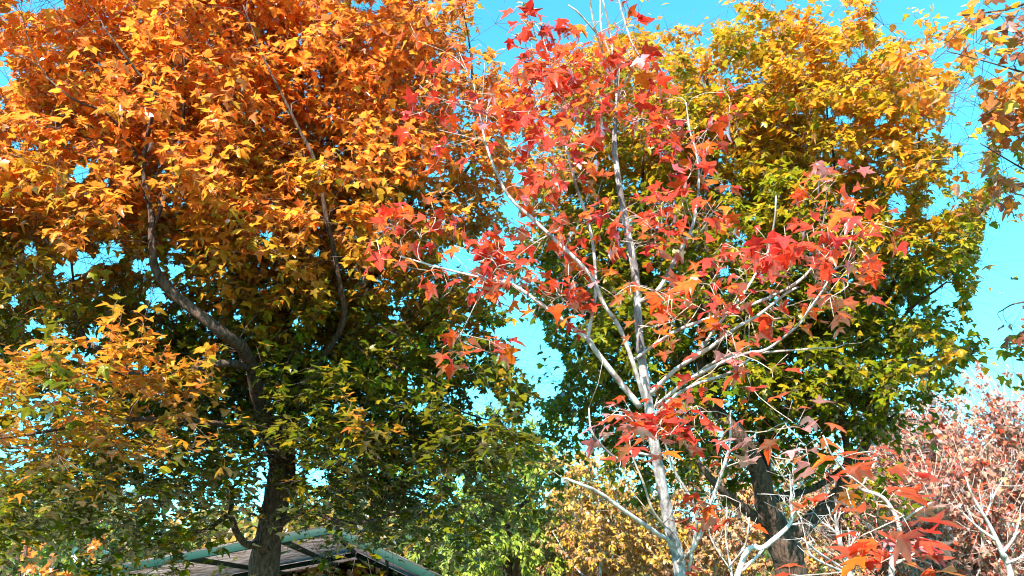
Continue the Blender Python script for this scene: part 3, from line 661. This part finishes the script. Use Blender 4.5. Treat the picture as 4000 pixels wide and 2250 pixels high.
grow_tree("red_sapling", "slender white-stemmed young tree with big red leaves, between the two large trees", "tree", None, foot, rows,
          [pixel_path(r) for r in red_limbs], None, 0.3, 2, 2, 0.054, red_colour, M_PALE, M_PALETWIG, M_RED, [T5, T5, T3], twig_len=(0.03, 0.09), droop=0.55,
          k_trunk=12, limb_name="branch", use_gaps=False, twig_scale=0.75, petiole=0.05, flat_below=2.5, seed=13, clusters=RC, facing=0.25,
          bare=170, trunk_mat=M_GREY, clear=[(2384, 430, 3.1), (2407, 575), (2422, 745), (2453, 916), (2481, 1071), (2492, 1242), (2506, 1397), (2534, 1584), (2554, 1724), (2585, 1894), (2624, 2096), (2660, 2250)])

# ---------------------------------------------------------------- near red sapling in the lower right corner
rows, foot = trunk_to_ground([(3482, 2250, 2.0, 22), (3512, 2150, 2.0, 19), (3508, 2040, 2.0, 16), (3450, 1945, 2.0, 14), (3362, 1909, 2.0, 13), (3310, 1847, 2.0, 10), (3254, 1785, 2.0, 8), (3215, 1700, 2.0, 5)])
nl = [[(3508, 2060, 2.0, 12), (3560, 2010, 1.98, 9), (3640, 1960, 1.97, 5)], [(3510, 2120, 2.0, 12), (3430, 2080, 1.95, 9), (3370, 2040, 1.93, 5)], [(3362, 1909, 2.0, 10), (3420, 1800, 1.98, 8), (3410, 1790, 1.98, 5)],
      [(3500, 2200, 2.0, 12), (3560, 2170, 2.0, 8), (3620, 2120, 2.0, 5)]]
NC = [(3420, 1780, 1.9, 60, 30, 2, 2), (3270, 1810, 1.9, 40, 30, 1, 2), (3240, 1890, 1.9, 40, 25, 1, 4), (3290, 1910, 1.9, 50, 25, 1, 3), (3480, 1910, 1.85, 50, 20, 1, 0), (3460, 1960, 1.85, 50, 20, 2, 2), (3520, 1990, 1.85, 30, 40, 1, 1), (3360, 2050, 1.85, 60, 30, 2, 2), (3440, 2020, 1.85, 40, 30, 1, 2), (3400, 2080, 1.85, 30, 20, 1, 2),
      (3600, 2000, 1.85, 60, 40, 1, 4), (3480, 2110, 1.8, 60, 40, 2, 4), (3500, 2150, 1.8, 50, 30, 2, 0), (3590, 2110, 1.85, 50, 20, 1, 4), (3400, 2200, 1.8, 30, 40, 1, 0), (3430, 2230, 1.8, 40, 30, 1, 2), (3130, 2248, 1.8, 40, 12, 1, 2), (3650, 2170, 1.85, 40, 40, 1, 2), (3250, 1990, 1.9, 30, 40, 1, 2), (3380, 1870, 1.9, 60, 20, 1, 2)]
grow_tree("red_sapling", "thin young tree with large scattered red leaves, standing low in front of the pink-leaved saplings", "tree", None, foot, rows,
          [pixel_path(r) for r in nl], None, 0.3, 3, 1, 0.058, red_colour, M_PALE, M_PALETWIG, M_RED, [T5, T3], twig_len=(0.02, 0.05), droop=0.5,
          k_trunk=10, limb_name="branch", use_gaps=False, twig_scale=0.7, petiole=0.045, flat_below=9.0, seed=14, clusters=NC, facing=0.1)

# ---------------------------------------------------------------- tree whose branches enter at the upper right
rows, foot = trunk_to_ground([(4700, 2250, 4.6, 120), (4640, 1600, 4.6, 100), (4560, 1000, 4.6, 80), (4500, 500, 4.6, 60), (4450, 0, 4.6, 40), (4420, -400, 4.6, 20)])
limbs = [[(4560, 1000, 4.6, 40), (4250, 800, 4.5, 20), (3980, 650, 4.4, 7), (3830, 560, 4.3, 4)], [(4500, 500, 4.6, 34), (4200, 350, 4.3, 16), (3920, 260, 4.2, 6), (3700, 200, 4.2, 3)],
         [(4450, 0, 4.6, 28), (4200, -60, 4.4, 18), (3960, 30, 4.3, 9), (3760, 60, 4.3, 5)], [(4600, 1300, 4.6, 34), (4300, 1180, 4.5, 20), (4000, 1180, 4.5, 8), (3900, 1220, 4.5, 4)]]
blobs = [(3900, 60, 4.3, 130, 90, 0.35, 0.1, 0.9), (3690, 230, 4.2, 110, 80, 0.3, 0.7, 1.2), (3860, 290, 4.2, 120, 70, 0.3, 0.6, 1.1), (3960, 200, 4.2, 90, 120, 0.4, 0.0, 0.9), (3930, 460, 4.3, 100, 150, 0.4, 0.3, 0.9), (3880, 640, 4.4, 90, 90, 0.3, 0.3, 1.0), (3960, 800, 4.4, 60, 80, 0.3, 0.1, 0.9), (3960, 1250, 4.4, 60, 50, 0.2, 0.1, 1.0),
         (3760, 350, 4.2, 120, 50, 0.25, 0.7, 1.2), (3930, 560, 4.3, 110, 130, 0.3, 0.2), (3880, 760, 4.4, 90, 80, 0.3, 0.2), (3960, 330, 4.2, 100, 130, 0.35, 0.2),
         (4420, 150, 4.6, 260, 300, 0.9, 0.2, 0.6), (4480, 620, 4.6, 240, 250, 0.8, 0.1, 0.6), (4500, 1050, 4.6, 230, 200, 0.7, 0.0, 0.6)]
PURPLE = [(3, (0.30, 0.10, 0.06)), (2, (0.42, 0.14, 0.05)), (1, (0.55, 0.2, 0.04))]
grow_tree("autumn_tree", "tree reaching in from the edge, sparse purple and orange leaves against blue sky", "tree", None, foot, rows,
          [pixel_path(r) for r in limbs], blobs, 0.2, 6, 3, 0.07, ramp_colour(3.4, 6.2, PURPLE, PURPLE, GOLD + ORANGE, 9, nscale=2.5, namp=0.4), M_BARK, M_TWIG, M_LEAF, [T3, T3W], seed=15, twig_len=(0.12, 0.26), use_gaps=True)

# ---------------------------------------------------------------- background trees
def simple_tree(name, label, group, px, d, trunk_w, top_py, blobs, spacing, per, subs, size, colour, tmpl, seed, bark=M_BARK, droop=0.6, facing=0.0, twm=M_TWIG, lean=0, petiole=0.015, mat=None, sep=0.62):
    b = at(px, 2300, d); b[2] = 0
    topp = at(px + lean, top_py, d)
    h = topp[2]
    pts = []
    for t in np.linspace(0, 1, 7):
        q = b * (1 - t) + topp * t + np.array([math.sin(t * 5 + seed) * 0.02 * h * t, 0, 0])
        pts.append(np.append(q, trunk_w * (1 - 0.85 * t)))
    pts[0][2] = -0.05
    lr = []
    rg = np.random.default_rng(seed)
    for k in range(5):
        t = 0.35 + 0.1 * k
        s = pts[0][:3] * (1 - t) + pts[-1][:3] * t
        a = rg.uniform(0, 6.28)
        e = s + np.array([math.cos(a), math.sin(a), 1.1]) * h * 0.22
        lr.append(np.array([np.append(s, trunk_w * 0.5 * (1 - t * 0.6)), np.append(s * 0.5 + e * 0.5 + [0, 0, -0.04 * h], trunk_w * 0.3), np.append(e, trunk_w * 0.1)]))
    return grow_tree(name, label, "tree", group, b, np.array(pts), lr, blobs, spacing, per, subs, size, colour, bark, twm, mat or M_FAR, tmpl, twig_len=(0.2, 0.5), droop=droop,
                     k_trunk=9, seed=seed, facing=facing, petiole=petiole, twig_scale=1.2, use_gaps=False, min_z=0.4, sep=sep)

LIME = [(3, (0.30, 0.38, 0.035)), (3, (0.22, 0.32, 0.03)), (2, (0.40, 0.42, 0.05)), (1, (0.13, 0.24, 0.03))]
GBG = "green trees far behind the large autumn trees"
simple_tree("green_tree", "bright green fine-leaved tree beside the shelter roof, behind the orange tree", GBG, 1990, 14, 0.14, 1650,
            [(1960, 1760, 14, 220, 160, 1.3), (1930, 1980, 14, 230, 200, 1.4), (1950, 2180, 14, 250, 160, 1.3), (2130, 1880, 14.3, 130, 200, 1.0)], 0.46, 17, 6, 0.105, flat_colour(LIME, 0.1), [TN, TO], 21, droop=0.9)
simple_tree("green_tree", "dull green tree seen through the orange tree, just above the shelter ridge", GBG, 1480, 27, 0.2, 1700,
            [(1500, 1860, 27, 180, 120, 2.2), (1420, 1980, 27, 150, 80, 2.0), (1650, 2100, 27, 130, 150, 2.0)], 0.85, 16, 6, 0.2, flat_colour(LIME, 0.1), [TN, TO], 22, droop=0.9)
simple_tree("green_tree", "green tree with a patch of bright leaves far behind the lower left foliage", GBG, 130, 15, 0.14, 1750,
            [(150, 2050, 15, 210, 170, 1.3), (90, 2180, 15, 180, 90, 1.0), (250, 1960, 15, 130, 70, 0.8)], 0.45, 14, 5, 0.10, flat_colour(LIME, 0.1), [TN, TO], 23, droop=0.9)
simple_tree("orange_tree", "small orange-leaved tree low behind the bright teal roof edge", None, 120, 10.5, 0.07, 2000,
            [(90, 2150, 10.5, 170, 90, 0.7), (330, 2190, 10.5, 90, 60, 0.5)], 0.5, 8, 4, 0.10, flat_colour(ORANGE), [T3], 24)
YBG = "yellow and tan young trees behind the red sapling"
TAN = [(3, (0.60, 0.35, 0.15)), (2, (0.62, 0.30, 0.13)), (2, (0.52, 0.36, 0.20)), (1.2, (0.68, 0.40, 0.05)), (1, (0.34, 0.28, 0.09)), (1, (0.62, 0.18, 0.07))]
YEL = [(3, (0.68, 0.38, 0.04)), (2, (0.56, 0.32, 0.05)), (1.5, (0.40, 0.34, 0.05)), (1, (0.58, 0.26, 0.07)), (1, (0.5, 0.32, 0.16))]
for i, (px, d, top, lab, pal, bl) in enumerate([
    (2330, 12.9, 1780, "golden yellow young tree behind the low bare branch of the red sapling", YEL, [(2340, 1900, 12.9, 190, 170, 1.20), (2400, 2060, 12.9, 220, 130, 1.20), (2520, 1880, 13.2, 130, 130, 0.90)]),
    (2200, 14.4, 1980, "tan young tree with brownish pink leaves beside the green tree", TAN, [(2240, 2120, 14.4, 200, 130, 1.20), (2120, 2210, 14.4, 150, 80, 0.90)]),
    (2480, 13.8, 2000, "brown and orange young tree low behind the white trunk", TAN, [(2430, 2180, 13.8, 250, 110, 1.20), (2580, 2100, 13.8, 150, 150, 1.05)]),
    (2780, 13.5, 1750, "pale brown young tree between the white trunk and the dark forked trunk", TAN, [(2770, 2020, 13.5, 190, 190, 1.35), (2880, 2150, 13.5, 190, 140, 1.20), (2720, 2200, 13.5, 160, 90, 0.90), (2730, 1820, 13.5, 150, 150, 0.90)]),
    (3230, 12.9, 1900, "tan young tree just beside the dark forked trunk", TAN, [(3230, 2120, 12.9, 190, 150, 1.20), (3330, 1980, 13.2, 180, 150, 1.05), (3320, 2220, 12.9, 220, 90, 0.90), (3020, 1880, 13.8, 190, 160, 0.90)])]):
    simple_tree("young_tree", lab, YBG, px, d, 0.045, top, bl, 0.38, 15, 6, 0.066, flat_colour(pal), [T3, TO], 30 + i, bark=M_PALE, twm=M_PALETWIG, droop=0.8)

def stem_tree(name, label, group, px, d, lean, top, stems, spread, n, size, pal, seed, stem_w=0.02):
    """young tree of steep pale stems with small leaves all along them"""
    global R
    R = np.random.default_rng(seed)
    b = at(px, 2300, d); b[2] = 0
    root = empty(name, b, label, "tree", group)
    tp = at(px + lean, top, d)
    pts = np.array([np.append(b * (1 - t) + tp * t + np.array([0.04 * math.sin(6 * t + seed), 0, 0]), stem_w * (1 - 0.8 * t)) for t in np.linspace(0, 1, 9)])
    pts[0][2] = -0.05
    tb = Tubes(); tb.add(pts[:, :3], pts[:, 3], 9, 0.03)
    trunk = tb.build("trunk", M_PALE, root)
    H = tp[2]
    paths = [pts]
    axis = norm(tp - b)
    for k in range(stems):
        t = R.uniform(0.25, 0.7)
        s = b * (1 - t) + tp * t
        a = R.uniform(0, 6.28)
        out = np.array([math.cos(a), math.sin(a) * 0.8, 0])
        ln = H * R.uniform(0.3, 0.55)
        e = s + norm(axis + out * R.uniform(0.25, spread)) * ln
        m_ = s + norm(axis * 0.6 + out * R.uniform(0.4, spread + 0.2)) * ln * 0.45
        rr = stem_w * 0.55 * (1 - t * 0.5)
        lp = smooth_path(np.array([np.append(s, rr), np.append(m_, rr * 0.7), np.append(e, 0.003)]))
        lb = Tubes(); lb.add(lp[:, :3], lp[:, 3], 6, 0.02)
        lb.build("branch", M_PALE, trunk)
        paths.append(lp)
    tw = Tubes(); P_, D_ = [], []
    for k in range(n // 7):
        lp = paths[R.integers(0, len(paths))]
        j = R.integers(len(lp) // 3, len(lp))
        s = lp[j, :3]
        dr = norm(axis * 0.9 + R.normal(0, 0.6, 3))
        ln = R.uniform(0.3, 0.85)
        e = s + dr * ln
        tw.add(np.array([s, s * 0.5 + e * 0.5 + R.normal(0, 0.015, 3), e]), np.array([0.0048, 0.0036, 0.002]), 4)
        tt = R.uniform(0.1, 1.05, (7, 1))
        P_.append(s + dr * ln * tt); D_.append(norm(R.normal(0, 1, (7, 3)) + dr * 0.4))
    P_ = np.concatenate(P_); D_ = np.concatenate(D_); m = len(P_)
    lv = Leaves()
    ax = norm(D_ * [1, 1, 0.5] + np.array([0, 0, -1]) * R.uniform(0.2, 2.0, (m, 1)))
    nr = norm(np.array([0, 0, 1.0]) + R.normal(0, 0.6, (m, 3)))
    c, tps = flat_colour(pal)(P_, None, m)
    lv.add(P_ + D_ * 0.03, ax, nr, size * R.uniform(0.6, 1.2, m), c, T3, tps, None)
    tw.build("twig_sprays", M_PALETWIG, root)
    lv.build("crown", M_FAR, root)
    return root

PINK = [(4, (0.55, 0.23, 0.16)), (2.5, (0.56, 0.13, 0.055)), (2.5, (0.58, 0.33, 0.23)), (1.3, (0.58, 0.07, 0.03)), (1.5, (0.60, 0.38, 0.19)), (1, (0.24, 0.11, 0.08))]
PBG = "pink-leaved saplings with pale stems"
for i, (px, d, lean, top, st, n, lab) in enumerate([
    (4080, 9.6, -330, 1760, 17, 7000, "pink-red sapling whose pale stem leans in from the picture's very edge"),
    (3880, 10.4, -260, 1690, 17, 7000, "full pink-leaved sapling with many pale stems, behind the bare forked sapling"),
    (3700, 11.2, -170, 1720, 16, 6400, "rusty pink sapling partly behind the golden tree's lowest leaves"),
    (3480, 11.8, -110, 1830, 15, 5800, "orange-pink sapling right behind the near red-leaved stem"),
    (4060, 12.0, -110, 1890, 15, 5800, "pale pink bushy sapling farthest back at the very edge"),
    (3780, 9.2, -60, 1960, 13, 4500, "lowest pink-leaved sapling, in front of the fuller pink ones")]):
    stem_tree("pink_sapling", lab, PBG, px, d, lean, top, st, 0.6, n, 0.07, PINK if i not in (3,) else PINK + TAN, 50 + i, stem_w=0.038)

# far wood closing the view behind everything
def far_wood():
    global R
    R = np.random.default_rng(90)
    lv = Leaves()
    for k in range(150):
        a = R.uniform(-0.85, 0.85); dist = R.uniform(26, 40)
        c = np.array([math.sin(a) * dist, math.cos(a) * dist, 0])
        h = R.uniform(2.6, 5.0); wd = R.uniform(1.6, 3.0)
        n = 900
        u = norm(R.normal(0, 1, (n, 3))) * R.random((n, 1)) ** 0.4
        p = c + np.array([0, 0, h * 0.55]) + u * [wd, wd, h * 0.55]
        p[:, 2] = np.maximum(p[:, 2], 0.05)
        pal = [[(1, (0.10, 0.15, 0.02)), (1, (0.16, 0.2, 0.03))], [(1, (0.45, 0.26, 0.04)), (1, (0.3, 0.2, 0.04))], [(1, (0.2, 0.24, 0.03)), (1, (0.5, 0.3, 0.06))]][k % 3]
        cc = pick(pal, n)
        lv.add(p, norm(R.normal(0, 1, (n, 3))), norm(R.normal(0, 1, (n, 3)) + [0, 0, 1]), R.uniform(0.22, 0.42, n), cc, TO)
    F = np.concatenate(lv.f)
    o = mesh_obj("far_wood", np.concatenate(lv.v), F.ravel(), np.full(len(F), 3), M_FAR, None, col=np.concatenate(lv.c))
    o["kind"] = "stuff"; o["label"] = "far wood of green and rusty trees low along the horizon"; o["category"] = "wood"
far_wood()

# bare pale saplings
def twiglets(paths, count, ln, parent, mat, seed):
    rg = np.random.default_rng(seed)
    tw = Tubes()
    for _ in range(count):
        lp = paths[rg.integers(0, len(paths))]
        j = rg.integers(len(lp) // 4, len(lp))
        s = lp[j, :3]
        d0 = norm(lp[min(j + 1, len(lp) - 1), :3] - lp[max(j - 1, 0), :3])
        d1 = norm(d0 * 0.8 + rg.normal(0, 0.55, 3) + np.array([0, 0, 0.35]))
        L_ = rg.uniform(0.35, 1.0) * ln
        k1 = s + d1 * L_ * 0.5 + rg.normal(0, 0.03 * ln, 3); k2 = k1 + norm(d1 + np.array([0, 0, 0.4]) + rg.normal(0, 0.2, 3)) * L_ * 0.5
        w_ = min(lp[j, 3] * 0.5, 0.0028)
        tw.add(np.array([s, k1, k2]), np.array([w_, w_ * 0.7, 0.0008]), 4)
        if rg.random() < 0.6:
            k3 = k1 + norm(d1 + rg.normal(0, 0.6, 3)) * L_ * 0.4
            tw.add(np.array([k1, k1 * 0.5 + k3 * 0.5, k3]), np.array([w_ * 0.6, w_ * 0.5, 0.0007]), 3)
    return tw.build("twig_sprays", mat, parent)

def bare_sapling(label, rows, limbs, seed):
    global R
    R = np.random.default_rng(seed)
    r, f = trunk_to_ground(rows)
    root = empty("bare_sapling", f, label, "sapling", "bare pale saplings")
    tp = smooth_path(r)
    tb = Tubes(); tb.add(tp[:, :3], tp[:, 3], 9, 0.03); trunk = tb.build("trunk", M_PALE, root)
    allp = [tp[len(tp) // 2:]]
    for l in limbs:
        lp = smooth_path(pixel_path(l))
        lb = Tubes(); lb.add(lp[:, :3], lp[:, 3], 6, 0.02); lb.build("branch", M_PALE, trunk)
        allp.append(lp)
    twiglets(allp, 26, 0.16, root, M_PALE, seed)
bare_sapling("bare white stem slanting across the foot of the dark forked trunk",
             [(2880, 2250, 2.6, 22), (2990, 2135, 2.6, 20), (3083, 2049, 2.6, 14), (3093, 1966, 2.6, 8), (3085, 1852, 2.6, 5)],
             [[(2990, 2135, 2.6, 12), (2960, 2170, 2.6, 11), (2900, 2230, 2.6, 10)], [(3095, 1960, 2.6, 6), (3103, 1940, 2.6, 5), (3100, 1915, 2.6, 4)], [(3093, 1975, 2.6, 6), (3120, 2010, 2.6, 5), (3140, 2045, 2.6, 4)],
              [(3083, 2049, 2.6, 9), (3150, 2045, 2.6, 7), (3190, 2065, 2.6, 4)], [(3083, 2049, 2.6, 7), (3065, 2010, 2.6, 4), (3060, 1990, 2.6, 3)]], 71)
bare_sapling("bare pale sapling with a feathery fan of twigs beside the dark trunk",
             [(3320, 2250, 4.2, 24), (3290, 2150, 4.2, 20), (3270, 2070, 4.2, 14), (3262, 2010, 4.2, 7)],
             [[(3300, 2180, 4.2, 10), (3320, 2140, 4.2, 8), (3350, 2080, 4.2, 5)], [(3275, 2090, 4.2, 10), (3240, 2060, 4.2, 8), (3210, 2040, 4.2, 5)], [(3266, 2050, 4.2, 8), (3245, 2020, 4.2, 5), (3240, 1995, 4.2, 4)], [(3266, 2050, 4.2, 8), (3280, 2010, 4.2, 6), (3285, 1985, 4.2, 3)],
              [(3300, 2180, 4.2, 9), (3318, 2110, 4.2, 7), (3312, 2060, 4.2, 4)], [(3264, 2030, 4.2, 6), (3268, 1995, 4.2, 3)], [(3310, 2230, 4.2, 10), (3200, 2160, 4.1, 9), (3140, 2110, 4.0, 6)], [(3310, 2240, 4.2, 9), (3180, 2180, 4.0, 9), (3150, 2120, 4.0, 6), (3130, 2100, 4.0, 4)]], 72)
bare_sapling("bare pale sapling with forked stems before the pink-leaved saplings",
             [(3950, 2250, 4.0, 22), (3915, 2160, 4.0, 20), (3870, 2060, 4.0, 14), (3800, 1940, 4.0, 9), (3770, 1860, 4.0, 5)],
             [[(3915, 2160, 4.0, 14), (3960, 2100, 4.0, 11), (3985, 2020, 4.0, 5)], [(3890, 2110, 4.0, 12), (3820, 2060, 4.0, 11), (3752, 1995, 4.0, 6)], [(3850, 2020, 4.0, 8), (3880, 1940, 4.0, 7), (3920, 1870, 4.0, 4)], [(3930, 2200, 4.0, 10), (3980, 2180, 4.0, 8), (4010, 2160, 4.0, 6)]], 73)
bare_sapling("short bare pale stem low between the white trunk and the forked trunk",
             [(2860, 2260, 5.0, 10), (2842, 2150, 5.0, 8), (2835, 2090, 5.0, 5), (2840, 1980, 5.0, 3)], [[(2850, 2210, 5.0, 7), (2910, 2130, 5.0, 7), (2928, 2020, 5.0, 4)], [(2855, 2230, 5.0, 6), (2780, 2110, 5.0, 5), (2765, 2030, 5.0, 3)]], 74)

# ---------------------------------------------------------------- shelter
tm, N, L = new_mat("green_steel")
nz = N.new("ShaderNodeTexNoise"); nz.inputs["Scale"].default_value = 6
cr = N.new("ShaderNodeValToRGB")
cr.color_ramp.elements[0].color = (0.002, 0.016, 0.012, 1); cr.color_ramp.elements[1].color = (0.003, 0.034, 0.025, 1)
L.new(nz.outputs[0], cr.inputs[0])
b = N.new("ShaderNodeBsdfPrincipled"); b.inputs["Roughness"].default_value = 0.6; b.inputs["Specular IOR Level"].default_value = 0.2
L.new(cr.outputs[0], b.inputs["Base Color"])
o = N.new("ShaderNodeOutputMaterial"); L.new(b.outputs[0], o.inputs[0])
pm, N, L = new_mat("stained_plastic_sheet")
geo = N.new("ShaderNodeNewGeometry")
nz = N.new("ShaderNodeTexNoise"); nz.inputs["Scale"].default_value = 3.5; nz.inputs["Detail"].default_value = 7; nz.inputs["Roughness"].default_value = 0.7
L.new(geo.outputs["Position"], nz.inputs["Vector"])
cr = N.new("ShaderNodeValToRGB")
cr.color_ramp.elements[0].position = 0.35; cr.color_ramp.elements[0].color = (0.17, 0.125, 0.09, 1)
cr.color_ramp.elements[1].position = 0.62; cr.color_ramp.elements[1].color = (0.50, 0.45, 0.44, 1)
L.new(nz.outputs[0], cr.inputs[0])
dd = N.new("ShaderNodeBsdfDiffuse"); tt_ = N.new("ShaderNodeBsdfTranslucent")
L.new(cr.outputs[0], dd.inputs[0]); L.new(cr.outputs[0], tt_.inputs[0])
mx = N.new("ShaderNodeMixShader"); mx.inputs[0].default_value = 0.75
L.new(dd.outputs[0], mx.inputs[1]); L.new(tt_.outputs[0], mx.inputs[2])
o = N.new("ShaderNodeOutputMaterial"); L.new(mx.outputs[0], o.inputs[0])

def bar_mesh(p, q, wd, ht):
    p, q = np.array(p, float), np.array(q, float)
    t = norm(q - p)
    s = norm(np.cross(t, [0, 0, 1.0])) if abs(t[2]) < 0.95 else np.array([1.0, 0, 0])
    u = np.cross(s, t)
    V = []
    for e in (p, q):
        for a, c in ((-1, -1), (1, -1), (1, 1), (-1, 1)):
            V.append(e + s * a * wd / 2 + u * c * ht / 2)
    F = [0, 1, 2, 3, 7, 6, 5, 4, 0, 4, 5, 1, 1, 5, 6, 2, 2, 6, 7, 3, 3, 7, 4, 0]
    return V, F
def bars(name, segs, mat, parent):
    V, F, n = [], [], 0
    for s_ in segs:
        v, f = bar_mesh(*s_)
        V += v; F += [k + n for k in f]; n += 8
    ob = mesh_obj(name, V, F, [4] * (len(F) // 4), mat, parent)
    bv = ob.modifiers.new("edge", 'BEVEL'); bv.width = 0.006; bv.segments = 2
    return ob

apex = at(1300, 2070, 11.0)
axd = norm(np.array([(1520 - 2000) / FPX * math.cos(PITCH) * 1.0, 1.0, 0]))      # ridge runs away from the camera
sd_ = np.array([axd[1], -axd[0], 0])
left0 = at(330, 2250, 11.6); right0 = at(1730, 2275, 10.6)
root = empty("shelter", (apex[0], apex[1] + 4, 0), "open shelter with green steel frame and stained translucent roof sheets behind the orange tree's trunk", "shelter")
LEN = [0.0, 8.6, 16.0]
frames = []
for s_ in LEN:
    o_ = axd * s_
    frames.append((left0 + o_, apex + o_, right0 + o_))
for f in frames:
    bars("rafter", [(f[0], f[1], 0.07, 0.11)], tm, root)
    bars("rafter", [(f[1], f[2], 0.07, 0.11)], tm, root)
for t in (0.0, 0.42, 0.80, 1.0):
    a0 = frames[0][0] * (1 - t) + frames[0][1] * t; a1 = frames[-1][0] * (1 - t) + frames[-1][1] * t
    dz = np.array([0, 0, -0.012])
    bars("purlin", [(a0 + dz, a1 + dz, 0.05, 0.09)], tm, root)
for t in (0.5, 1.0):
    a0 = frames[0][1] * (1 - t) + frames[0][2] * t; a1 = frames[-1][1] * (1 - t) + frames[-1][2] * t
    bars("purlin", [(a0 + dz, a1 + dz, 0.05, 0.09)], tm, root)
for k in range(2):
    for side in (0, 1):
        A_, B_ = (0, 1) if side == 0 else (1, 2)
        up = np.array([0, 0, 0.085])
        c = [frames[k][A_] + up, frames[k][B_] + up, frames[k + 1][B_] + up, frames[k + 1][A_] + up]
        e = axd * 0.004
        c = [c[0] + e, c[1] + e, c[2] - e, c[3] - e]
        lo = [q - [0, 0, 0.008] for q in c]
        mesh_obj("roof_sheet", c + lo, [0, 1, 2, 3, 7, 6, 5, 4, 0, 4, 5, 1, 1, 5, 6, 2, 2, 6, 7, 3, 3, 7, 4, 0], [4] * 6, pm, root)
for f in frames:
    for q in (f[0], f[2]):
        bars("post", [((q[0], q[1], -0.05), (q[0], q[1], q[2] - 0.05), 0.08, 0.08)], tm, root)
